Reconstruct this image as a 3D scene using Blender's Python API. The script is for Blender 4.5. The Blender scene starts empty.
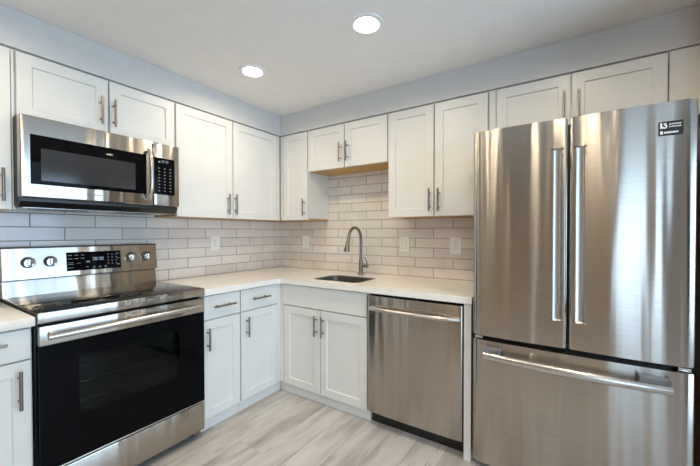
import bpy, bmesh, math, random
from mathutils import Vector, Matrix
random.seed(7)
scene = bpy.context.scene
COL = scene.collection

# ------------------------------------------------------------------ camera
CAM = (2.548, -2.507, 1.260)
YAW, PITCH, ROLL = 0.5731, -0.0138, -0.0012
fw = Vector((-math.sin(YAW)*math.cos(PITCH), math.cos(YAW)*math.cos(PITCH), math.sin(PITCH)))
rt = Vector((math.cos(YAW), math.sin(YAW), 0)); up = rt.cross(fw)
r2 = rt*math.cos(ROLL)+up*math.sin(ROLL); u2 = -rt*math.sin(ROLL)+up*math.cos(ROLL)
cd = bpy.data.cameras.new('camera'); cam = bpy.data.objects.new('camera', cd); COL.objects.link(cam)
cam.matrix_world = Matrix(((r2.x, u2.x, -fw.x, CAM[0]), (r2.y, u2.y, -fw.y, CAM[1]), (r2.z, u2.z, -fw.z, CAM[2]), (0, 0, 0, 1)))
cd.sensor_width = 36; cd.sensor_fit = 'HORIZONTAL'; cd.lens = 330.96*36/700
cd.shift_x = -(355.2-350)/700; cd.shift_y = (237.2-233)/700
cd.clip_start = 0.02
scene.camera = cam

# ------------------------------------------------------------------ world, daylight, exposure
W = bpy.data.worlds.new('sky'); scene.world = W; W.use_nodes = True
W.node_tree.nodes['Background'].inputs[0].default_value = (0.62, 0.78, 1.0, 1)
W.node_tree.nodes['Background'].inputs[1].default_value = 1.2
LAMP_L = 178.0          # radiance of the downlight lenses
LAMP_COL = (1.0, 0.85, 0.63)
def area(name, loc, rot, sx, sy, power, col):
    d = bpy.data.lights.new(name, 'AREA'); d.shape = 'RECTANGLE'; d.size = sx; d.size_y = sy
    d.energy = power; d.color = col
    o = bpy.data.objects.new(name, d); COL.objects.link(o); o.location = loc; o.rotation_euler = rot
    return o
# daylight arriving through the two windows (right-hand wall, and glass door behind the camera)
area('daylight_side', (4.72, -1.95, 1.15), (0, math.radians(90), 0), 2.1, 3.1, 108, (0.50, 0.74, 1.0))
area('daylight_rear', (3.85, -5.32, 1.10), (math.radians(90), 0, 0), 1.3, 2.1, 38, (0.55, 0.76, 1.0))
scene.view_settings.view_transform = 'Standard'; scene.view_settings.look = 'None'
scene.view_settings.exposure = 0.22; scene.view_settings.gamma = 1.0
scene.view_settings.use_curve_mapping = False
scene.cycles.use_denoising = True
scene.cycles.max_bounces = 10; scene.cycles.diffuse_bounces = 6; scene.cycles.glossy_bounces = 5
scene.cycles.sample_clamp_indirect = 8.0
scene.cycles.caustics_reflective = False; scene.cycles.caustics_refractive = False

# ------------------------------------------------------------------ materials
def mat(name, col, rough=0.5, metal=0.0, spec=0.5, aniso=0.0, coat=0.0):
    m = bpy.data.materials.new(name); m.use_nodes = True
    b = m.node_tree.nodes['Principled BSDF']
    b.inputs['Base Color'].default_value = (*col, 1); b.inputs['Roughness'].default_value = rough
    b.inputs['Metallic'].default_value = metal; b.inputs['Specular IOR Level'].default_value = spec
    b.inputs['Coat Weight'].default_value = coat
    if aniso:
        b.inputs['Anisotropic'].default_value = aniso
        c = m.node_tree.nodes.new('ShaderNodeCombineXYZ'); c.inputs[2].default_value = 1
        m.node_tree.links.new(c.outputs[0], b.inputs['Tangent'])
    return m
def N(m, t, **k):
    n = m.node_tree.nodes.new(t)
    for a, v in k.items(): setattr(n, a, v)
    return n
def L(m, a, b): m.node_tree.links.new(a, b)
def bsdf(m): return m.node_tree.nodes['Principled BSDF']
def noise_tint(m, c1, c2, scale=(3, 3, 3), ns=4.0, detail=4, lo=.35, hi=.65):
    tc = N(m, 'ShaderNodeTexCoord'); mp = N(m, 'ShaderNodeMapping'); mp.inputs['Scale'].default_value = scale
    nz = N(m, 'ShaderNodeTexNoise'); nz.inputs['Scale'].default_value = ns; nz.inputs['Detail'].default_value = detail
    cr = N(m, 'ShaderNodeValToRGB'); e = cr.color_ramp.elements
    e[0].position = lo; e[0].color = (*c1, 1); e[1].position = hi; e[1].color = (*c2, 1)
    L(m, tc.outputs['Object'], mp.inputs[0]); L(m, mp.outputs[0], nz.inputs[0]); L(m, nz.outputs['Fac'], cr.inputs[0])
    L(m, cr.outputs[0], bsdf(m).inputs['Base Color'])
    return nz
M = {}
M['cab'] = mat('white_cabinet_paint', (.80, .79, .765), .38); noise_tint(M['cab'], (.715, .70, .66), (.735, .72, .68), ns=2)
M['wall'] = mat('pale_grey_wall_paint', (.62, .63, .645), .75); noise_tint(M['wall'], (.60, .585, .565), (.62, .605, .585), ns=6)
M['greige'] = mat('greige_wall_paint', (.60, .52, .44), .8); noise_tint(M['greige'], (.55, .44, .34), (.58, .465, .36), ns=5)
M['ceil'] = mat('ceiling_paint', (.86, .84, .81), .85); noise_tint(M['ceil'], (.845, .81, .775), (.865, .83, .795), ns=3)
M['trimw'] = mat('white_trim', (.82, .82, .81), .45); noise_tint(M['trimw'], (.81, .81, .80), (.83, .83, .82), ns=4)
M['steel'] = mat('brushed_steel', (.60, .575, .54), .22, 1.0, aniso=.92)
def wavy(m, d):
    # sheet-metal waviness: soft bulges running up the panel
    tc = N(m, 'ShaderNodeTexCoord'); mp = N(m, 'ShaderNodeMapping'); mp.inputs['Scale'].default_value = (7, 7, .35)
    nz = N(m, 'ShaderNodeTexNoise'); nz.inputs['Scale'].default_value = 1.0; nz.inputs['Detail'].default_value = 1.5
    bp = N(m, 'ShaderNodeBump'); bp.inputs['Strength'].default_value = 1; bp.inputs['Distance'].default_value = d
    L(m, tc.outputs['Object'], mp.inputs[0]); L(m, mp.outputs[0], nz.inputs[0]); L(m, nz.outputs['Fac'], bp.inputs['Height']); L(m, bp.outputs[0], bsdf(m).inputs['Normal'])
wavy(M['steel'], .020)
nz = noise_tint(M['steel'], (.43, .39, .345), (.49, .45, .40), scale=(1, 1, 90), ns=8, detail=3)
M['steelp'] = mat('polished_steel', (.60, .58, .55), .25, 1.0); noise_tint(M['steelp'], (.58, .555, .52), (.62, .595, .56), scale=(40, 40, 40), ns=4)
M['nickel'] = mat('brushed_nickel', (.42, .39, .36), .28, 1.0); noise_tint(M['nickel'], (.24, .22, .20), (.28, .255, .235), scale=(60, 60, 60), ns=4)
M['sinksteel'] = mat('satin_sink_steel', (.30, .28, .26), .30, 1.0); noise_tint(M['sinksteel'], (.44, .41, .375), (.50, .47, .43), scale=(40, 40, 40), ns=4)
M['black'] = mat('black_plastic', (.012, .012, .012), .35); noise_tint(M['black'], (.010, .010, .010), (.014, .014, .014), ns=20)
M['dark'] = mat('dark_grey_metal', (.05, .048, .046), .45, .3); noise_tint(M['dark'], (.045, .043, .041), (.055, .053, .05), ns=20)
M['glass'] = mat('black_glass', (.004, .004, .005), .05, 0, .05); noise_tint(M['glass'], (.0035, .0035, .004), (.0045, .0045, .005), ns=3)
M['ceramic'] = mat('black_ceramic_glass', (.005, .005, .006), .035, 0, .16); noise_tint(M['ceramic'], (.0045, .0045, .005), (.0055, .0055, .006), ns=3)
M['mwin'] = mat('smoked_window', (.05, .05, .052), .10); noise_tint(M['mwin'], (.030, .030, .032), (.038, .038, .040), scale=(1, 200, 200), ns=4)
M['greyplastic'] = mat('grey_plastic', (.20, .20, .205), .35); noise_tint(M['greyplastic'], (.19, .19, .195), (.21, .21, .215), ns=15)
M['plate'] = mat('white_plastic', (.84, .83, .80), .3); noise_tint(M['plate'], (.83, .82, .79), (.85, .84, .81), ns=10)
M['slot'] = mat('outlet_slot', (.30, .29, .28), .5); noise_tint(M['slot'], (.28, .27, .26), (.32, .31, .30), ns=10)
M['mark'] = mat('printed_mark', (.55, .56, .58), .4); noise_tint(M['mark'], (.20, .205, .22), (.25, .255, .27), ns=10)
M['white'] = mat('white_print', (.85, .85, .85), .5); noise_tint(M['white'], (.84, .84, .84), (.86, .86, .86), ns=10)
M['ring'] = mat('burner_ring_print', (.05, .05, .052), .15); noise_tint(M['ring'], (.045, .045, .047), (.055, .055, .057), ns=10)
# maple underside
M['maple'] = mat('maple_veneer', (.62, .40, .16), .45)
noise_tint(M['maple'], (.50, .27, .07), (.62, .36, .11), scale=(2, 30, 2), ns=3)
# quartz
M['quartz'] = mat('cream_quartz', (.80, .77, .71), .14)
noise_tint(M['quartz'], (.82, .785, .72), (.86, .825, .76), scale=(1, 1, 1), ns=9, detail=8)
# tile
def tile_mat(name, axis):
    m = mat(name, (.7, .66, .62), .18)
    tc = N(m, 'ShaderNodeTexCoord'); sp = N(m, 'ShaderNodeSeparateXYZ'); cb = N(m, 'ShaderNodeCombineXYZ')
    L(m, tc.outputs['Object'], sp.inputs[0]); L(m, sp.outputs[axis], cb.inputs[0]); L(m, sp.outputs[2], cb.inputs[1])
    off = N(m, 'ShaderNodeMapping'); off.inputs['Location'].default_value = ((.106 if axis == 1 else .015), -.906, 0)
    L(m, cb.outputs[0], off.inputs[0])
    br = N(m, 'ShaderNodeTexBrick'); br.offset = .5; br.offset_frequency = 2
    br.inputs['Scale'].default_value = 1; br.inputs['Brick Width'].default_value = .305; br.inputs['Row Height'].default_value = .0776
    br.inputs['Mortar Size'].default_value = .003; br.inputs['Mortar Smooth'].default_value = .1; br.inputs['Bias'].default_value = 0
    br.inputs['Color1'].default_value = (.69, .635, .585, 1); br.inputs['Color2'].default_value = (.79, .735, .68, 1)
    br.inputs['Mortar'].default_value = (.34, .315, .295, 1)
    L(m, off.outputs[0], br.inputs[0])
    nz = N(m, 'ShaderNodeTexNoise'); nz.inputs['Scale'].default_value = 9; nz.inputs['Detail'].default_value = 5
    L(m, tc.outputs['Object'], nz.inputs[0])
    mx = N(m, 'ShaderNodeMix', data_type='RGBA', blend_type='SOFT_LIGHT'); mx.inputs[0].default_value = .35
    L(m, br.outputs['Color'], mx.inputs[6]); L(m, nz.outputs['Fac'], mx.inputs[7]); L(m, mx.outputs[2], bsdf(m).inputs['Base Color'])
    rr = N(m, 'ShaderNodeMapRange'); rr.inputs[3].default_value = .16; rr.inputs[4].default_value = .7
    L(m, br.outputs['Fac'], rr.inputs[0]); L(m, rr.outputs[0], bsdf(m).inputs['Roughness'])
    bp = N(m, 'ShaderNodeBump'); bp.invert = True; bp.inputs['Strength'].default_value = .5; bp.inputs['Distance'].default_value = .003
    L(m, br.outputs['Fac'], bp.inputs['Height']); L(m, bp.outputs[0], bsdf(m).inputs['Normal'])
    return m
M['tileL'] = tile_mat('tile_side', 1); M['tileR'] = tile_mat('tile_back', 0)
# plank floor, boards along y
def floor_mat():
    m = mat('grey_oak_planks', (.6, .55, .5), .42)
    tc = N(m, 'ShaderNodeTexCoord'); sp = N(m, 'ShaderNodeSeparateXYZ'); cb = N(m, 'ShaderNodeCombineXYZ')
    L(m, tc.outputs['Object'], sp.inputs[0]); L(m, sp.outputs[1], cb.inputs[0]); L(m, sp.outputs[0], cb.inputs[1])
    br = N(m, 'ShaderNodeTexBrick'); br.offset = .37; br.offset_frequency = 2
    br.inputs['Scale'].default_value = 1; br.inputs['Brick Width'].default_value = 1.22; br.inputs['Row Height'].default_value = .178
    br.inputs['Mortar Size'].default_value = .0010; br.inputs['Bias'].default_value = 0
    br.inputs['Color1'].default_value = (0, 0, 0, 1); br.inputs['Color2'].default_value = (1, 1, 1, 1); br.inputs['Mortar'].default_value = (.5, .5, .5, 1)
    L(m, cb.outputs[0], br.inputs[0])
    # offset the grain per board
    vm = N(m, 'ShaderNodeVectorMath', operation='MULTIPLY_ADD'); vm.inputs[1].default_value = (7.3, 3.1, 0)
    L(m, br.outputs['Color'], vm.inputs[0]); L(m, cb.outputs[0], vm.inputs[2])
    mp = N(m, 'ShaderNodeMapping'); mp.inputs['Scale'].default_value = (.8, 4.2, 1)
    L(m, vm.outputs[0], mp.inputs[0])
    nz = N(m, 'ShaderNodeTexNoise'); nz.inputs['Scale'].default_value = 2.2; nz.inputs['Detail'].default_value = 9; nz.inputs['Roughness'].default_value = .62; nz.inputs['Distortion'].default_value = .5
    L(m, mp.outputs[0], nz.inputs[0])
    cr = N(m, 'ShaderNodeValToRGB'); e = cr.color_ramp.elements
    e[0].position = .20; e[0].color = (.27, .247, .23, 1); e[1].position = .74; e[1].color = (.64, .605, .575, 1)
    x = e.new(.42); x.color = (.51, .478, .45, 1)
    L(m, nz.outputs['Fac'], cr.inputs[0])
    # broad darker cathedral streaks and knots
    mp2 = N(m, 'ShaderNodeMapping'); mp2.inputs['Scale'].default_value = (.9, 3.5, 1); L(m, vm.outputs[0], mp2.inputs[0])
    n2 = N(m, 'ShaderNodeTexNoise'); n2.inputs['Scale'].default_value = 2.0; n2.inputs['Detail'].default_value = 3; L(m, mp2.outputs[0], n2.inputs[0])
    c2 = N(m, 'ShaderNodeValToRGB'); c2.color_ramp.elements[0].position = .38; c2.color_ramp.elements[0].color = (.72, .70, .68, 1); c2.color_ramp.elements[1].position = .55; c2.color_ramp.elements[1].color = (1, 1, 1, 1)
    L(m, n2.outputs['Fac'], c2.inputs[0])
    mx = N(m, 'ShaderNodeMix', data_type='RGBA', blend_type='MULTIPLY'); mx.inputs[0].default_value = 1
    L(m, cr.outputs[0], mx.inputs[6]); L(m, c2.outputs[0], mx.inputs[7])
    # sparse dark cracks running with the grain
    mp3 = N(m, 'ShaderNodeMapping'); mp3.inputs['Scale'].default_value = (1.3, 15, 1); mp3.inputs['Location'].default_value = (3.1, .7, 0); L(m, vm.outputs[0], mp3.inputs[0])
    n3 = N(m, 'ShaderNodeTexNoise'); n3.inputs['Scale'].default_value = 1.6; n3.inputs['Detail'].default_value = 4; n3.inputs['Distortion'].default_value = .8; L(m, mp3.outputs[0], n3.inputs[0])
    c3 = N(m, 'ShaderNodeValToRGB'); c3.color_ramp.elements[0].position = .31; c3.color_ramp.elements[0].color = (.55, .51, .47, 1); c3.color_ramp.elements[1].position = .345; c3.color_ramp.elements[1].color = (1, 1, 1, 1)
    L(m, n3.outputs['Fac'], c3.inputs[0])
    mk = N(m, 'ShaderNodeMix', data_type='RGBA', blend_type='MULTIPLY'); mk.inputs[0].default_value = 1; L(m, mx.outputs[2], mk.inputs[6]); L(m, c3.outputs[0], mk.inputs[7]); mx = mk
    m3 = N(m, 'ShaderNodeMix', data_type='RGBA', blend_type='MIX'); L(m, br.outputs['Fac'], m3.inputs[0]); L(m, mx.outputs[2], m3.inputs[6]); m3.inputs[7].default_value = (.30, .27, .25, 1)
    L(m, m3.outputs[2], bsdf(m).inputs['Base Color'])
    bp = N(m, 'ShaderNodeBump'); bp.inputs['Strength'].default_value = .15; bp.inputs['Distance'].default_value = .002
    L(m, nz.outputs['Fac'], bp.inputs['Height']); L(m, bp.outputs[0], bsdf(m).inputs['Normal'])
    return m
M['floor'] = floor_mat()
def emis(name, col, s):
    m = bpy.data.materials.new(name); m.use_nodes = True; nt = m.node_tree; nt.nodes.clear()
    o = nt.nodes.new('ShaderNodeOutputMaterial'); e = nt.nodes.new('ShaderNodeEmission')
    e.inputs[0].default_value = (*col, 1); e.inputs[1].default_value = s; nt.links.new(e.outputs[0], o.inputs[0]); return m
M['lens'] = emis('lit_lens', LAMP_COL, LAMP_L)
M['digits'] = emis('lit_digits', (.6, .8, 1.0), .55)
def pane_mat(name, tint, gl):
    m = bpy.data.materials.new(name); m.use_nodes = True; nt = m.node_tree; nt.nodes.clear()
    o = nt.nodes.new('ShaderNodeOutputMaterial'); t = nt.nodes.new('ShaderNodeBsdfTransparent'); t.inputs[0].default_value = (*tint, 1)
    g = nt.nodes.new('ShaderNodeBsdfGlossy'); g.inputs['Roughness'].default_value = .04
    f = nt.nodes.new('ShaderNodeFresnel'); f.inputs[0].default_value = gl
    x = nt.nodes.new('ShaderNodeMixShader'); nt.links.new(f.outputs[0], x.inputs[0]); nt.links.new(t.outputs[0], x.inputs[1]); nt.links.new(g.outputs[0], x.inputs[2]); nt.links.new(x.outputs[0], o.inputs[0]); return m
M['pane'] = pane_mat('window_glass', (.95, .96, .96), 1.45)
M['ovenpane'] = pane_mat('oven_glass', (.38, .42, .40), 1.3)

# ------------------------------------------------------------------ mesh helpers
# run coordinates (a along the wall away from the corner, d out of the wall, z)
MAPS = {'L': lambda a, d, z: Vector((d, -a, z)), 'R': lambda a, d, z: Vector((a, -d, z)), 'W': lambda a, d, z: Vector((a, d, z))}
class MB:
    def __init__(s, run='W'): s.bm = bmesh.new(); s.f = MAPS[run]
    def box(s, a0, a1, d0, d1, z0, z1, bev=0.0, seg=2):
        t = bmesh.new(); bmesh.ops.create_cube(t, size=1)
        for v in t.verts:
            v.co = s.f(a0+(v.co.x+.5)*(a1-a0), d0+(v.co.y+.5)*(d1-d0), z0+(v.co.z+.5)*(z1-z0))
        if bev: bmesh.ops.bevel(t, geom=t.edges[:], offset=bev, segments=seg, profile=.5, affect='EDGES')
        return s.merge(t)
    def merge(s, t):
        me = bpy.data.meshes.new('t'); t.to_mesh(me); t.free(); s.bm.from_mesh(me); bpy.data.meshes.remove(me); return s
    def prism(s, prof, lo, hi, axis='z', bev=0):
        # prof: (p,q) outline; axis z -> (a,d) ; axis a -> (d,z) ; axis d -> (a,z)
        t = bmesh.new()
        def co(p, q, h):
            return s.f(p, q, h) if axis == 'z' else s.f(h, p, q) if axis == 'a' else s.f(p, h, q)
        A = [t.verts.new(co(p, q, lo)) for p, q in prof]; B = [t.verts.new(co(p, q, hi)) for p, q in prof]
        n = len(prof)
        for i in range(n): t.faces.new((A[i], A[(i+1) % n], B[(i+1) % n], B[i]))
        caps = [t.faces.new(A[::-1]), t.faces.new(B)]
        if bev:
            bmesh.ops.bevel(t, geom=list({e for e in t.edges if any(f in caps for f in e.link_faces)}), offset=bev, segments=2, profile=.5, affect='EDGES')
        return s.merge(t)
    def tube(s, pts, r, seg=14, cap=True, sx=1.0):
        # pts in run coords; r number or list
        P = [s.f(*p) for p in pts]; n = len(P); R = r if isinstance(r, (list, tuple)) else [r]*n
        t = bmesh.new(); rings = []; prev = None
        for i in range(n):
            T = (P[min(i+1, n-1)]-P[max(i-1, 0)]).normalized()
            if prev is None:
                h = Vector((0, 0, 1)) if abs(T.z) < .9 else Vector((1, 0, 0))
                x = (h-T*h.dot(T)).normalized()
            else: x = (prev-T*prev.dot(T)).normalized()
            prev = x; y = T.cross(x)
            rings.append([t.verts.new(P[i]+(x*math.cos(2*math.pi*k/seg)+y*sx*math.sin(2*math.pi*k/seg))*R[i]) for k in range(seg)])
        for i in range(n-1):
            for k in range(seg): t.faces.new((rings[i][k], rings[i][(k+1) % seg], rings[i+1][(k+1) % seg], rings[i+1][k]))
        if cap: t.faces.new(rings[0][::-1]); t.faces.new(rings[-1])
        return s.merge(t)
    def lathe(s, prof, c, seg=40):
        # prof (r, z) around vertical axis at world (cx,cy)
        t = bmesh.new(); rings = []
        for r, z in prof: rings.append([t.verts.new((c[0]+r*math.cos(2*math.pi*k/seg), c[1]+r*math.sin(2*math.pi*k/seg), z)) for k in range(seg)])
        for i in range(len(rings)-1):
            for k in range(seg): t.faces.new((rings[i][k], rings[i][(k+1) % seg], rings[i+1][(k+1) % seg], rings[i+1][k]))
        return s.merge(t)
    def disc(s, r, c, seg=40):
        t = bmesh.new(); t.faces.new([t.verts.new((c[0]+r*math.cos(2*math.pi*k/seg), c[1]+r*math.sin(2*math.pi*k/seg), c[2])) for k in range(seg)]); return s.merge(t)
    def build(s, name, m, parent=None, smooth=35, recalc=True):
        bm = s.bm
        if recalc: bmesh.ops.recalc_face_normals(bm, faces=bm.faces[:])
        for f in bm.faces: f.smooth = True
        for e in bm.edges:
            e.smooth = len(e.link_faces) == 2 and e.calc_face_angle(0) < math.radians(smooth)
        me = bpy.data.meshes.new(name)
        o = bpy.data.objects.new(name, me); COL.objects.link(o)
        if parent is not None:
            o.parent = parent; w = Vector(parent.get('_w', (0, 0, 0)))
            for v in bm.verts: v.co -= w
            o['_w'] = tuple(w)
        bm.to_mesh(me); bm.free(); me.materials.append(M[m] if isinstance(m, str) else m)
        return o
def thing(name, label, cat, loc, group=None):
    o = bpy.data.objects.new(name, None); COL.objects.link(o); o.location = loc; o.empty_display_size = .1
    o['_w'] = tuple(loc); o['label'] = label; o['category'] = cat
    if group: o['group'] = group
    return o
def struct(o, label=None):
    o['kind'] = 'structure'
    if label: o['label'] = label
    return o
def bake_bool(o, cutters):
    for c in cutters:
        md = o.modifiers.new('cut', 'BOOLEAN'); md.object = c; md.operation = 'DIFFERENCE'; md.solver = 'EXACT'
    dg = bpy.context.evaluated_depsgraph_get(); dg.update()
    me = bpy.data.meshes.new_from_object(o.evaluated_get(dg))
    o.modifiers.clear(); o.data = me
    for p in me.polygons: p.use_smooth = False
    for c in cutters: bpy.data.objects.remove(c)

# ------------------------------------------------------------------ room shell
ZC = 2.336; XR = 4.55; YF = -5.15; XS = 3.078
struct(MB().box(-.15, XR+.15, YF-.15, .15, -.10, 0).build('floor', 'floor'), 'light greyish brown wood plank floor')
LIGHTS = [(1.663, -1.025), (.768, -1.010), (2.58, -1.05), (.80, -2.35), (1.70, -2.35), (2.60, -2.40), (1.3, -3.7), (2.9, -3.8)]
ceil = MB().box(-.15, XR+.15, YF-.15, .15, ZC, ZC+.12).build('ceiling', 'ceil')
cut = []
for x, y in LIGHTS:
    b = MB(); b.tube([(x, y, ZC-.05), (x, y, ZC+.06)], .070, seg=48); cut.append(b.build('cutter', 'ceil'))
bake_bool(ceil, cut); struct(ceil, 'flat painted ceiling with recessed downlights')
wl = struct(MB().box(-.15, 0, YF-.15, .15, 0, ZC).build('wall_left', 'wall'), 'pale grey kitchen wall behind the range')
wb = struct(MB().box(0, XR+.15, 0, .15, 0, ZC).build('wall_back', 'wall'), 'pale grey kitchen wall behind the sink')
struct(MB().box(XS, XS+.12, -.66, 0, 0, ZC).build('wall_right', 'greige'), 'short wall return beside the refrigerator')
# right outer wall with a window opening
WY0, WY1, WZ0, WZ1 = -3.40, -.50, .12, 2.14
b = MB(); b.box(XR, XR+.15, YF-.15, WY0, 0, ZC); b.box(XR, XR+.15, WY1, 0, 0, ZC); b.box(XR, XR+.15, WY0, WY1, 0, WZ0); b.box(XR, XR+.15, WY0, WY1, WZ1, ZC)
struct(b.build('wall_outer', 'greige'))
DX0, DX1, DZ1 = 3.28, 4.42, 2.14
b = MB(); b.box(0, DX0, YF-.15, YF, 0, ZC); b.box(DX1, XR, YF-.15, YF, 0, ZC); b.box(DX0, DX1, YF-.15, YF, DZ1, ZC)
struct(b.build('wall_front', 'greige'))
b = MB()
for y0, y1, z0, z1 in ((WY0, WY0+.05, WZ0, WZ1), (WY1-.05, WY1, WZ0, WZ1), (WY0+.05, WY1-.05, WZ0, WZ0+.05), (WY0+.05, WY1-.05, WZ1-.05, WZ1), (-1.975, -1.925, WZ0+.05, WZ1-.05)):
    b.box(XR+.03, XR+.09, y0, y1, z0, z1, .004)
w1 = struct(b.build('window_1', 'trimw')); MB().box(XR+.055, XR+.06, WY0+.05, WY1-.05, WZ0+.05, WZ1-.05).build('window_pane', 'pane', w1)
b = MB()
for x0, x1, z0, z1 in ((DX0, DX0+.07, 0, DZ1), (DX1-.07, DX1, 0, DZ1), (DX0+.07, DX1-.07, 0, .12), (DX0+.07, DX1-.07, DZ1-.08, DZ1)):
    b.box(x0, x1, YF-.09, YF-.03, z0, z1, .004)
w2 = struct(b.build('door_1', 'trimw')); MB().box(DX0+.07, DX1-.07, YF-.063, YF-.057, .12, DZ1-.08).build('door_pane', 'pane', w2)
# tile backsplash as part of the walls
MB('L').box(0.008, 2.75, 0, .008, .80, 1.84).build('tile_backsplash', 'tileL', wl)
MB('R').box(0, 2.14, 0, .008, .80, 1.84).build('tile_backsplash', 'tileR', wb)
# soffit above the wall cabinets
SD = .303; ZT = 2.152
struct(MB('L').box(SD, 2.75, .001, SD, ZT, ZC-.001).build('trim_1', 'wall'), 'pale grey soffit above the cabinets over the range')
struct(MB('R').box(.001, XS-.001, .001, SD, ZT, ZC-.001).build('trim_2', 'wall'), 'pale grey soffit above the cabinets over the sink and refrigerator')

# ------------------------------------------------------------------ cabinets
def shaker(run, a0, a1, z0, z1, df, parent, name='door', rail=.056, th=.02, flat=False):
    b = MB(run); e = .002
    if flat or (z1-z0) < .17:
        b.box(a0, a1, df-th, df, z0, z1, e)
    else:
        t = bmesh.new(); f = MAPS[run]; ins = rail; dep = .008; bv = .004
        def ring(o, d): return [t.verts.new(f(a, d, z)) for a, z in ((a0+o, z0+o), (a1-o, z0+o), (a1-o, z1-o), (a0+o, z1-o))]
        R = [ring(0, df-th), ring(0, df-e), ring(e, df), ring(ins, df), ring(ins+bv, df-dep)]
        for i in range(len(R)-1):
            for k in range(4): t.faces.new((R[i][k], R[i][(k+1) % 4], R[i+1][(k+1) % 4], R[i+1][k]))
        t.faces.new(R[0][::-1]); t.faces.new(R[-1]); b.merge(t)
    return b.build(name, 'cab', parent, smooth=20)
def pull(run, a, z, df, parent, ln=.16, vert=True, so=.032, r=.0062):
    b = MB(run); h = ln/2; p = h*.60
    if vert:
        b.tube([(a, df+so, z-h), (a, df+so, z+h)], r)
        for s in (-1, 1): b.tube([(a, df, z+s*p), (a, df+so, z+s*p)], r*.8, seg=10)
    else:
        b.tube([(a-h, df+so, z), (a+h, df+so, z)], r)
        for s in (-1, 1): b.tube([(a+s*p, df, z), (a+s*p, df+so, z)], r*.8, seg=10)
    return b.build('handle', 'nickel', parent)
UD, UF = .283, .307   # carcass front, door front
def wall_cab(run, label, a0, a1, z0, z1, doors, extra=None, group='white wall cabinets'):
    root = thing('wall_cabinet', label, 'cabinet', MAPS[run]((a0+a1)/2, .15, z0), group)
    MB(run).box(a0, a1, .010, UD, z0+.012, z1, .001).build('body', 'cab', root)
    MB(run).box(a0+.001, a1-.001, .010, UD-.001, z0, z0+.012).build('bottom_panel', 'maple', root)['label'] = 'bare wood underside'
    for (d0, d1, ha, hz, hl) in doors:
        dr = shaker(run, d0+.0022, d1-.0022, z0-.002, z1-.011, UF, root)
        pull(run, ha, hz, UF, dr, hl)
    for (f0, f1, dd) in (extra or []):
        MB(run).box(f0, f1, UD+.0005, dd, z0, z1-.006, .001).build('filler_strip', 'cab', root)
    return root
ZU, ZTOP = 1.3745, 2.150
wall_cab('L', 'white wall cabinet at left picture edge, left of the microwave', 2.054, 2.56, ZU, ZTOP, [(2.062, 2.552, 2.098, 1.487, .155)], [(2.050, 2.060, UF-.012)])
wall_cab('L', 'short two-door white wall cabinet directly above the microwave', 1.278, 2.048, 1.826, ZTOP, [(1.663, 2.046, 1.703, 1.954, .155), (1.280, 1.659, 1.640, 1.952, .155)])
wall_cab('L', 'tall two-door white wall cabinet between microwave and corner', .312, 1.275, ZU, ZTOP, [(.822, 1.273, .872, 1.482, .16), (.350, .818, .806, 1.484, .16)], [(.3125, .346, UF-.004)])
wall_cab('R', 'narrow single-door white wall cabinet in the corner above the outlet', .012, .634, ZU, ZTOP, [(.340, .632, .601, 1.480, .15)], [(.3095, .336, UF-.004)])
wall_cab('R', 'short two-door white wall cabinet with bare wood underside above the sink', .637, 1.414, 1.791, ZTOP, [(.639, 1.0215, .990, 1.909, .155), (1.0255, 1.412, 1.059, 1.911, .155)])
wall_cab('R', 'tall two-door white wall cabinet above the dishwasher, left of the refrigerator', 1.417, 2.121, ZU, ZTOP, [(1.419, 1.7685, 1.744, 1.484, .155), (1.7725, 2.119, 1.807, 1.482, .155)])
wall_cab('R', 'wide two-door white wall cabinet above the refrigerator', 2.123, XS-.003, 1.82, ZTOP, [(2.165, 2.552, 2.522, 1.966, .15), (2.556, 2.953, 2.590, 1.960, .15)], [(2.1235, 2.162, UF-.012), (2.957, XS-.003, UF-.006)])

BD, BF = .615, .637
ZCB, ZCT = .868, .906
def base_cab(run, label, c0, c1, fronts, toe, fillers=(), group='white base cabinets', hollow=False):
    root = thing('base_cabinet', label, 'cabinet', MAPS[run]((c0+c1)/2, .31, 0), group)
    b = MB(run); zt = ZCB-.002; 
    if hollow:
        b.box(c0, c0+.018, .010, BD-.018, .084, zt); b.box(c1-.018, c1, .010, BD-.018, .084, zt); b.box(c0+.018, c1-.018, .010, .022, .084, zt)
        b.box(c0+.018, c1-.018, .022, BD-.018, .084, .102); b.box(c0, c1, BD-.018, BD, .084, zt)
    else: b.box(c0, c1, .010, BD, .084, zt, .001)
    b.build('body', 'cab', root)
    MB(run).box(toe[0], toe[1], BD-.05, BD-.012, 0, .0835).build('toe_kick', 'cab', root)
    for f in fronts:
        kind, a0, a1, z0, z1 = f[:5]
        dr = shaker(run, a0+.001, a1-.001, z0+.001, z1-.001, BF, root, kind, flat=(kind == 'drawer' or kind == 'false_front'))
        if len(f) > 5:
            vert, ha, hz, hl = f[5:]; pull(run, ha, hz, BF, dr, hl, vert)
    for f0, f1 in fillers: MB(run).box(f0, f1, BD+.0005, BF-.004, .084, ZCB-.004, .001).build('filler_strip', 'cab', root)
    return root
base_cab('L', 'white base cabinet at left picture edge with drawer, left of the range', 2.073, 2.60, [('drawer', 2.079, 2.595, .730, .858, False, 2.235, .810, .16), ('door', 2.079, 2.595, .082, .724, True, 2.118, .612, .16)], (2.074, 2.60))
base_cab('L', 'white one-drawer base cabinet right beside the range', 1.015, 1.295, [('drawer', 1.018, 1.291, .711, .860, False, 1.153, .787, .16), ('door', 1.018, 1.291, .082, .703, True, 1.268, .590, .14)], (1.015, 1.295))
base_cab('L', 'white one-drawer base cabinet in the corner',   .620, 1.012, [('drawer', .672, 1.011, .711, .860, False, .846, .787, .16), ('door', .672, 1.011, .082, .703, True, .965, .597, .14)], (.605, 1.012), [(.6335, .668)])
SBR = 1.441
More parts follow.
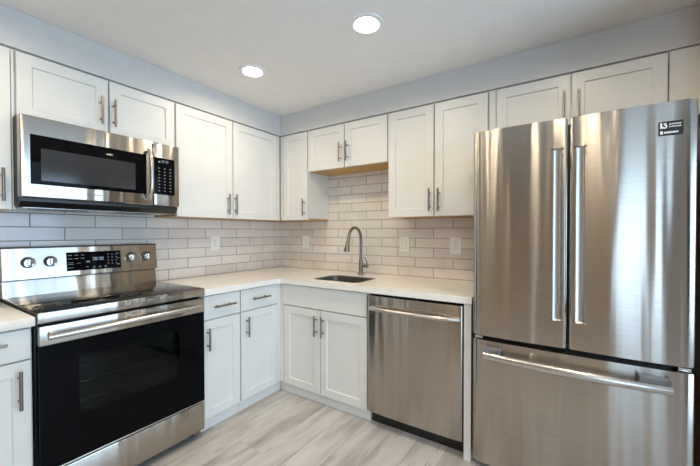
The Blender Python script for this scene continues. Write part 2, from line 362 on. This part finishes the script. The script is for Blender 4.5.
base_cab('R', 'white two-door sink base cabinet under the sink', .622, SBR, [('false_front', .674, 1.432, .703, .860), ('door', .674, 1.035, .078, .695, True, 1.005, .583, .15), ('door', 1.039, 1.432, .078, .695, True, 1.070, .583, .15)], (.605, SBR-.001), [(.6335, .670)], hollow=True)
t = thing('end_panel', 'narrow white upright panel between dishwasher and refrigerator', 'panel', (2.085, -.31, 0))
MB('R').box(2.066, 2.104, .012, .642, 0, ZCB-.002, .0015).build('panel', 'cab', t)
MB('R').box(2.066, 2.104, .642, .655, .002, ZCB-.002, .0015).build('edge_strip', 'cab', t)

# ------------------------------------------------------------------ worktops
CF = .660
ct = MB(); ct.prism([(.0095, -.0095), (.0095, -1.298), (CF, -1.298), (CF, -CF), (2.108, -CF), (2.108, -.0095)], ZCB, ZCT, 'z', .002)
ctop = ct.build('countertop', 'quartz')
def rrect(x0, x1, y0, y1, r, n=8):
    o = []
    for cx, cy, s in ((x1-r, y1-r, 0), (x0+r, y1-r, 90), (x0+r, y0+r, 180), (x1-r, y0+r, 270)):
        for k in range(n+1):
            a = math.radians(s+90*k/n); o.append((cx+r*math.cos(a), cy+r*math.sin(a)))
    return o
SX0, SX1, SY0, SY1 = .885, 1.305, -.560, -.245
b = MB(); b.prism(rrect(SX0, SX1, SY0, SY1, .05), ZCB-.05, ZCT+.05); bake_bool(ctop, [b.build('cutter', 'quartz')])
ctop['label'] = 'cream quartz L-shaped worktop with sink cut-out, right of the range'; ctop['category'] = 'worktop'; ctop['group'] = 'quartz worktops'
b = MB('L').box(2.070, 2.62, .0095, CF, ZCB, ZCT, .002).build('countertop', 'quartz')
b['label'] = 'short cream quartz worktop at left picture edge, left of the range'; b['category'] = 'worktop'; b['group'] = 'quartz worktops'

# ------------------------------------------------------------------ sink and faucet
t = thing('sink', 'undermount stainless steel sink set in the worktop', 'sink', ((SX0+SX1)/2, (SY0+SY1)/2, .70))
b = MB(); bm = bmesh.new(); prev = None
for off, z in ((.0006, ZCT-.005), (.0026, ZCT-.005), (.0026, ZCB-.03), (.004, .73), (.02, .712), (.045, .705)):
    pr = rrect(SX0+off, SX1-off, SY0+off, SY1-off, .05 if off < .02 else .03)
    rg = [bm.verts.new((x, y, z)) for x, y in pr]
    if prev:
        for k in range(len(rg)): bm.faces.new((prev[k], prev[(k+1) % len(rg)], rg[(k+1) % len(rg)], rg[k]))
    prev = rg
bm.faces.new(prev); b.merge(bm); b.build('basin', 'sinksteel', t)
b = MB(); c = ((SX0+SX1)/2, (SY0+SY1)/2); b.lathe([(.055, .7055), (.05, .709), (.035, .7065), (.001, .7065)], c); b.build('drain', 'nickel', t)
FX, FY = 1.066, -.120
t = thing('faucet', 'brushed nickel gooseneck pull-down faucet behind the sink', 'faucet', (FX, FY, ZCT))
MB().lathe([(.001, ZCT+.0005), (.028, ZCT+.0005), (.028, ZCT+.006), (.022, ZCT+.012), (.0185, ZCT+.02), (.0185, ZCT+.115), (.016, ZCT+.125), (.0135, ZCT+.13), (.001, ZCT+.13)], (FX, FY)).build('body', 'nickel', t)
pts = [(FX, FY, ZCT+.12), (FX, FY, ZCT+.20), (FX, FY, ZCT+.295)]; R = .095
for k in range(1, 13):
    a = math.radians(180*k/13); pts.append((FX, FY-R+R*math.cos(a), ZCT+.295+R*1.05*math.sin(a)))
pts += [(FX, FY-2*R-.004, ZCT+.288), (FX, FY-2*R-.008, ZCT+.276)]
MB().tube(pts, .0125, seg=18).build('spout', 'nickel', t)
b = MB(); y = FY-2*R-.008; b.tube([(FX, y, ZCT+.279), (FX, y-.002, ZCT+.273), (FX, y-.008, ZCT+.250), (FX, y-.017, ZCT+.207), (FX, y-.018, ZCT+.202)], [.0135, .0155, .0175, .0235, .021], seg=20); b.build('spray_head', 'nickel', t)
b = MB(); b.tube([(FX+.010, FY, ZCT+.075), (FX+.066, FY, ZCT+.075), (FX+.070, FY, ZCT+.075)], [.0165, .0165, .013], seg=18)
b.tube([(FX+.056, FY, ZCT+.082), (FX+.060, FY-.003, ZCT+.108), (FX+.052, FY-.010, ZCT+.132), (FX+.034, FY-.018, ZCT+.150)], [.0065, .0055, .005, .005], seg=10); b.build('lever_handle', 'nickel', t)

# ------------------------------------------------------------------ range
RA0, RA1 = 1.304, 2.064; RF = .668
t = thing('range', 'freestanding stainless electric range with black glass oven door', 'range', MAPS['L'](1.675, .34, 0))
MB('L').box(RA0, RA1, .015, .612, .045, .905, .002).build('body', 'black', t)
for a in (RA0+.04, RA1-.04):
    for d in (.10, .585):
        MB('L').tube([(a, d, 0), (a, d, .012), (a, d, .05)], [.018, .016, .012], seg=14).build('foot', 'black', t)
MB('L').box(RA0, RA1, .095, RF-.012, .906, .9205, .003).build('cooktop', 'ceramic', t)
ck = [o for o in t.children if o.name.startswith('cooktop')][0]
for a, d, r in ((1.49, .22, .075), (1.86, .22, .075), (1.49, .47, .105), (1.86, .47, .09)):
    MB().lathe([(r-.0015, .9208), (r+.0015, .9208)], (d, -a), 48).build('burner_ring', 'ring', ck, recalc=False)
MB('L').box(RA0-.002, RA1+.002, RF-.0115, RF, .874, .9195, .004).build('front_trim', 'steel', t)
# oven door
dz0, dz1 = .228, .861
MB('L').box(RA0+.002, RA1-.002, .614, .622, dz0, dz1).build('oven_door', 'dark', t)
od = [o for o in t.children if o.name.startswith('oven_door')][0]
wz0, wz1, wa0, wa1 = .425, .695, 1.455, 1.925
gz1 = .775
b = MB('L'); b.box(RA0+.002, wa0, .622, RF-.003, dz0+.004, gz1); b.box(wa1, RA1-.002, .622, RF-.003, dz0+.004, gz1); b.box(wa0, wa1, .622, RF-.003, dz0+.004, wz0); b.box(wa0, wa1, .622, RF-.003, wz1, gz1)
b.build('door_glass', 'glass', od)
MB('L').box(wa0, wa1, RF-.008, RF-.0045, wz0, wz1).build('window', 'ovenpane', od)
b = MB('L')
for z in (.48, .565, .64):
    b.tube([(wa0, .640, z), (wa1, .640, z)], .0022, seg=8)
    for k in range(1, 14): b.tube([(wa0+(wa1-wa0)*k/14, .626, z-.003), (wa0+(wa1-wa0)*k/14, .640, z-.003)], .001, seg=6)
b.build('oven_rack', 'steelp', od)
MB('L').box(RA0+.002, RA1-.002, .622, RF+.002, gz1+.001, dz1, .004).build('top_rail', 'steel', od)
MB('L').box(RA0+.002, RA1-.002, .622, RF, dz0-.004, dz0+.003, .001).build('bottom_rail', 'steelp', od)
b = MB('L'); hp = []
for k in range(17):
    s = -1+2*k/16; hp.append((1.702+s*.342, RF+.050+.006*(1-s*s), .822))
b.tube(hp, .0125, seg=16, sx=1.0)
for s in (-1, 1): b.box(1.702+s*.318-.012, 1.702+s*.318+.012, RF+.001, RF+.048, .812, .832, .003)
b.build('door_handle', 'steelp', od)
MB('L').box(RA0+.002, RA1-.002, .614, RF-.002, .048, .218, .006).build('storage_drawer', 'steel', t)
# back guard
MB('L').prism([(.012, .920), (.095, .920), (.080, 1.003), (.012, 1.003)], RA0, RA1, 'a', .002).build('backguard_base', 'steel', t)
MB('L').prism([(.012, 1.004), (.085, 1.004), (.085, 1.010), (.012, 1.010)], RA0+.004, RA1-.004, 'a').build('backguard_gap', 'black', t)
bg = MB('L').prism([(.012, 1.011), (.104, 1.011), (.084, 1.176), (.012, 1.176)], RA0-.003, RA1+.003, 'a', .003).build('control_panel', 'steel', t)
MB('L').box(RA0-.004, RA1+.004, .010, .086, 1.1765, 1.184, .002).build('backguard_cap', 'black', t)
def slope(z): return .104-(z-1.011)*.020/.165
MB('L').prism([(slope(1.037)-.004, 1.037), (slope(1.037)+.0015, 1.037), (slope(1.146)+.0015, 1.146), (slope(1.146)-.004, 1.146)], 1.525, 1.802, 'a').build('display_panel', 'glass', bg)
dp = [o for o in bg.children][0]
b = MB('L')
for (a, z, w, h) in [(1.785, 1.128, .018, .004), (1.755, 1.128, .018, .004), (1.725, 1.128, .014, .004), (1.785, 1.108, .02, .004), (1.755, 1.108, .018, .004), (1.725, 1.108, .018, .004), (1.783, 1.086, .026, .003), (1.783, 1.076, .026, .003), (1.783, 1.055, .026, .003), (1.745, 1.080, .018, .003), (1.70, 1.085, .018, .014), (1.705, 1.056, .014, .003), (1.67, 1.052, .010, .008), (1.64, 1.052, .012, .008), (1.61, 1.052, .012, .008)] + [(1.595-.022*i, 1.125-.019*j, .006, .007) for i in range(3) for j in range(4)] + [(1.54, 1.130, .012, .004), (1.54, 1.10, .012, .004), (1.54, 1.06, .014, .006)]:
    d = slope(z)+.0017; MB('L').box(a-w/2, a+w/2, d-.001, d+.0003, z-h/2, z+h/2).build('key_mark', 'mark', dp)
b = MB('L')
for i, a in enumerate((1.672, 1.658, 1.640, 1.626)):   # a lit clock reading
    d = slope(1.10)+.0019
    b.box(a-.004, a+.004, d-.001, d+.0005, 1.108, 1.1105); b.box(a-.004, a+.004, d-.001, d+.0005, 1.093, 1.0955)
    b.box(a-.005, a-.003, d-.001, d+.0005, 1.093, 1.1105)
    if i % 2: b.box(a+.003, a+.005, d-.001, d+.0005, 1.093, 1.1105)
b.box(1.648, 1.650, slope(1.1)+.0009, slope(1.1)+.0024, 1.097, 1.0995); b.box(1.648, 1.650, slope(1.1)+.0009, slope(1.1)+.0024, 1.104, 1.1065)
b.build('clock_digits', 'digits', dp)
for a in (1.965, 1.873, 1.462, 1.367):
    z = 1.100; d = slope(z)
    k = MB('L').tube([(a, d+.0045, z), (a, d+.022, z-.003), (a, d+.025, z-.003)], [.0245, .0225, .020], seg=28).build('knob', 'steelp', bg)
    MB('L').tube([(a, d-.002, z), (a, d+.004, z)], [.031, .030], seg=28).build('knob_skirt', 'black', k)
    MB('L').box(a-.0065, a+.0065, d+.020, d+.034, z-.024, z+.020, .003).build('knob_grip', 'steelp', k)
    MB('L').box(a-.009, a-.0067, d+.0245, d+.031, z-.021, z+.017).build('knob_pointer', 'black', k)
for a in (1.965, 1.873, 1.462, 1.367):
    b = MB('L')
    for ang in range(-130, 131, 26):
        x = a+.036*math.sin(math.radians(ang)); z = 1.100+.036*math.cos(math.radians(ang)); d = slope(z)
        b.box(x-.0018, x+.0018, d-.001, d+.0004, z-.0018, z+.0018)
    b.build('dial_marks', 'dark', bg)

# ------------------------------------------------------------------ microwave
MA0, MA1, MF = 1.306, 2.056, .402; MZ0, MZ1 = 1.430, 1.819
t = thing('microwave', 'stainless over-the-range microwave mounted above the range', 'microwave', MAPS['L'](1.676, .2, 1.385))
MB('L').box(MA0+.012, MA1, .012, .352, 1.392, MZ1, .002).build('case', 'black', t)
MB('L').prism([(.05, 1.385), (.352, 1.385), (.385, 1.412), (.385, MZ0-.002), (.353, MZ0-.002), (.353, 1.3915), (.05, 1.3915)], MA0+.004, MA1-.004, 'a').build('vent_grille', 'black', t)
MB('L').box(MA0+.02, MA1-.02, .06, .345, 1.3835, 1.3849).build('bottom_plate', 'steelp', t)
for a0 in (1.40, 1.75): MB('L').box(a0, a0+.20, .14, .26, 1.3800, 1.3834, .001).build('grease_filter', 'greyplastic', t)
split = 1.466
md = MB('L').box(split+.001, MA1, .354, MF, MZ0, MZ1, .006, 3).build('door', 'steel', t)
MB('L').box(1.506, 2.020, MF-.002, MF+.0012, 1.494, 1.731, .001).build('door_glass', 'glass', md)
MB('L').box(1.568, 1.982, MF+.0010, MF+.0018, 1.514, 1.669).build('window', 'mwin', md)
b = MB('L'); hp = []
for k in range(17):
    s = -1+2*k/16; hp.append((1.497, MF+.006+.040*(1-s**4)+.0, 1.612+s*.150))
b.tube(hp, .0105, seg=14); b.build('door_handle', 'steelp', md)
b = MB('L')   # faint raised maker's wordmark below the glass (unreadable in the photo)
x = 1.80
for k, w in enumerate((.014, .007, .006, .008, .006, .007, .008, .006, .006)):
    b.box(x-w+.002, x, MF-.001, MF+.0006, 1.459, 1.466 if k not in (0, 1, 5) else 1.470); x -= w+.001
b.build('wordmark', 'greyplastic', md)
cp = MB('L').box(MA0, split-.001, .354, MF, MZ0, MZ1, .006, 3).build('control_panel', 'steel', t)
MB('L').box(1.336, 1.462, MF-.002, MF+.0012, 1.500, 1.728, .001).build('keypad', 'glass', cp)
kp = cp.children[0]
b = MB('L')
for j in range(8):
    for i in range(3): MB('L').box(1.360+.034*i, 1.370+.034*i, MF+.0005, MF+.0014, 1.520+.020*j, 1.5255+.020*j).build('key_mark', 'mark', kp)
b = MB('L')
for a in (1.378, 1.388, 1.402, 1.412):
    b.box(a, a+.006, MF+.0006, MF+.0017, 1.700, 1.702); b.box(a, a+.002, MF+.0006, MF+.0017, 1.700, 1.714); b.box(a, a+.006, MF+.0006, MF+.0017, 1.712, 1.714)
b.build('clock_digits', 'digits', kp)

# ------------------------------------------------------------------ dishwasher
t = thing('dishwasher', 'stainless built-in dishwasher with bar handle, right of the sink cabinet', 'dishwasher', (1.757, -.31, 0))
D0, D1, DF = 1.4435, 2.0640, .655
MB('R').box(D0, D1, .02, .600, .10, .862, .001).build('tub', 'black', t)
MB('R').box(D0+.002, D1-.002, .50, .590, 0, .099).build('kick_plate', 'black', t)
prof = [(D0+.006, .602), (D0+.006, DF-.010), (D0+.009, DF-.003), (D0+.016, DF)] + [(D0+.016+(D1-D0-.032)*k/12, DF+.004*math.sin(math.pi*k/12)) for k in range(1, 12)] + [(D1-.016, DF), (D1-.009, DF-.003), (D1-.006, DF-.010), (D1-.006, .602)]
dw = MB('R').prism(prof, .094, .852, 'z', .003).build('door', 'steel', t)
b = MB('R'); hp = []
for k in range(21):
    s = -1+2*k/20; hp.append((1.7575+s*.286, DF+.012+.034*(1-s**4), .776))
b.tube(hp, .0125, seg=14)
b.build('door_handle', 'steelp', dw)

# ------------------------------------------------------------------ refrigerator
F0, F1 = 2.122, 2.972; FZ = 1.783; FD = .705
t = thing('refrigerator', 'stainless french-door refrigerator with bottom freezer drawer, right of the dishwasher', 'refrigerator', ((F0+F1)/2, -.36, 0))
MB('R').box(F0+.004, F1-.004, .03, .628, .03, FZ-.012, .004).build('body', 'dark', t)
for a in (F0+.06, F1-.06):
    for d in (.10, .58): MB('R').tube([(a, d, 0), (a, d, .035)], .02, seg=14).build('foot', 'black', t)
def fdoor(a0, a1, rl, rr, crown):
    p = [(a0+.001, .633)]
    n = 6; w = a1-a0
    for k in range(n+1):
        g = math.radians(90*k/n); p.append((a0+rl*(1-math.cos(g)), FD-.6*rl+.6*rl*math.sin(g)))
    for k in range(1, 16):
        s = k/16; p.append((a0+rl+(w-rl-rr)*s, FD+crown*math.sin(math.pi*s)))
    for k in range(n+1):
        g = math.radians(90*k/n); p.append((a1-rr+rr*math.sin(g), FD-.6*rr+.6*rr*math.cos(g)))
    p.append((a1-.001, .633)); return p
fm = 2.546
dl = MB('R').prism(fdoor(F0, fm-.0045, .040, .012, .006), .724, FZ, 'z', .003).build('door', 'steel', t)
dr = MB('R').prism(fdoor(fm+.0045, F1, .012, .040, .006), .724, FZ, 'z', .003).build('door', 'steel', t)
fz = MB('R').prism(fdoor(F0, F1, .040, .040, .010), .055, .700, 'z', .003).build('freezer_drawer', 'steel', t)
MB('R').box(fm-.02, fm+.02, .60, .634, .73, FZ-.02).build('door_mullion', 'black', t)
MB('R').box(F0+.01, F1-.01, .55, .64, .701, .723).build('seam_gasket', 'black', t)
for a in (F0+.012, F1-.05): MB('R').box(a, a+.038, .640, .690, .7035, .7185, .002).build('hinge', 'steelp', t)
for a in (F0+.02, F1-.09): MB('R').box(a, a+.07, .45, .62, FZ-.0115, FZ+.012, .004).build('hinge_cover', 'dark', t)
for d_, a in ((dl, 2.503), (dr, 2.588)):
    b = MB('R')
    b.box(a-.0165, a+.0165, FD+.045, FD+.066, .864, 1.632, .008, 3)
    for z in (.895, 1.600): b.box(a-.011, a+.011, FD-.002, FD+.050, z-.02, z+.02, .004)
    b.build('door_handle', 'steelp', d_)
# freezer drawer handle: a bowed bar with grey end brackets
b = MB('R'); hp = []
for k in range(25):
    s = -1+2*k/24; hp.append((2.541+s*.352, FD+.046+.022*(1-s*s), .636))
b.tube(hp, .0185, seg=16, sx=.62); b.build('drawer_handle', 'steelp', fz)
for a0, a1 in ((2.190, 2.262), (2.795, 2.890)):
    MB('R').box(a0, a1, FD-.006, FD+.046, .628, .672, .004).build('handle_bracket', 'greyplastic', fz)
# black energy sticker, top right of right door
st = MB('R').box(2.850, 2.924, FD-.004, FD+.0052, 1.648, 1.704).build('sticker', 'black', dr); st['label'] = 'small black sticker with white print'
d0, d1 = FD+.0046, FD+.0058
b = MB('R')
b.box(2.8555, 2.8610, d0, d1, 1.677, 1.699)          # white round-tailed mark
c = (2.8685, 1.6845)
pr = [(c[0]+.0085*math.cos(math.radians(q)), c[1]+.0085*math.sin(math.radians(q))) for q in range(-180, 91, 18)] + [(c[0]+.0035*math.cos(math.radians(q)), c[1]+.0035*math.sin(math.radians(q))) for q in range(90, -181, -18)]
b.prism(pr, d0, d1, 'd')
b.box(2.866, 2.874, d0, d1, 1.691, 1.697)
for z in (1.692, 1.682):
    x = 2.882
    for w in (.004, .003, .005, .004, .003, .005, .004): b.box(x, x+w, d0, d1, z-.002, z+.002); x += w+.0012
b.box(2.8555, 2.8640, d0, d1, 1.654, 1.666)
x = 2.868
for w in (.005, .004, .005, .004, .003, .005, .004, .003): b.box(x, x+w, d0, d1, 1.656, 1.663); x += w+.0012
b.build('sticker_print', 'white', st)

# ------------------------------------------------------------------ outlets and switches
def wall_plate(run, a, z, kind, label):
    r = thing('switch_plate' if kind == 'rocker' else 'outlet', label, 'switch' if kind == 'rocker' else 'outlet', MAPS[run](a, .0085, z), 'white wall plates on the backsplash')
    MB(run).box(a-.043, a+.043, .0082, .0135, z-.063, z+.063, .002).build('cover_plate', 'plate', r)
    if kind == 'rocker':
        MB(run).box(a-.0165, a+.0165, .0125, .0165, z-.033, z+.033, .0015).build('rocker', 'plate', r)
        MB(run).box(a-.018, a+.018, .0125, .0139, z-.0345, z+.0345).build('rocker_frame', 'slot', r)
    else:
        for s in (-1, 1):
            k = MB(run).prism(rrect(a-.017, a+.017, z+s*.020-.0145, z+s*.020+.0145, .008, 5), .0125, .0155, 'd').build('receptacle', 'plate', r)
            b = MB(run)
            for e in (-.0065, .0065): b.box(a+e-.0013, a+e+.0013, .015, .0159, z+s*.020-.002, z+s*.020+.008)
            b.box(a-.002, a+.002, .015, .0159, z+s*.020-.010, z+s*.020-.006); b.build('slot', 'slot', k)
        MB(run).tube([(a, .0130, z), (a, .0146, z)], .003, seg=10).build('screw', 'slot', r)
wall_plate('L', .782, 1.171, 'outlet', 'white outlet on the tiles between range and corner')
wall_plate('R', .355, 1.168, 'outlet', 'white outlet under the narrow corner wall cabinet, left of the faucet')
wall_plate('R', 1.417, 1.163, 'rocker', 'white rocker switch right of the faucet')
wall_plate('R', 1.835, 1.160, 'outlet', 'white outlet beside the refrigerator, above the dishwasher')

# ------------------------------------------------------------------ downlights
LBL = ['lit recessed ceiling downlight at top centre, larger in the picture', 'lit recessed ceiling downlight nearer the range, smaller in the picture',
       'recessed ceiling downlight in front of the refrigerator', 'recessed ceiling downlight left of the camera near the range wall', 'recessed ceiling downlight in the middle of the kitchen',
       'recessed ceiling downlight directly above the camera', 'recessed ceiling downlight at the rear left of the room', 'recessed ceiling downlight at the rear near the glass door']
r = None
for i, (x, y) in enumerate(LIGHTS):
    if r is None:
        r0 = thing('downlight', LBL[0], 'ceiling light', (x, y, ZC), 'recessed downlights'); r = r0
        MB().lathe([(.090, ZC-.0004), (.089, ZC-.004), (.066, ZC-.006), (.060, ZC-.002), (.0575, ZC+.012), (.0575, ZC+.016)], (x, y), 56).build('trim_ring', 'trimw', r0, recalc=False)
        MB().disc(.0573, (x, y, ZC+.008), 56).build('lens', 'lens', r0, recalc=False)
        for o in r0.children:
            if o.name.startswith('lens'): o.data.flip_normals()
    else:
        c = r0.copy(); COL.objects.link(c); c.location = (x, y, ZC); c['label'] = LBL[i]
        for ch in list(r0.children):
            k = ch.copy(); COL.objects.link(k); k.parent = c
# tidy helper tags
for o in bpy.data.objects:
    if '_w' in o: del o['_w']
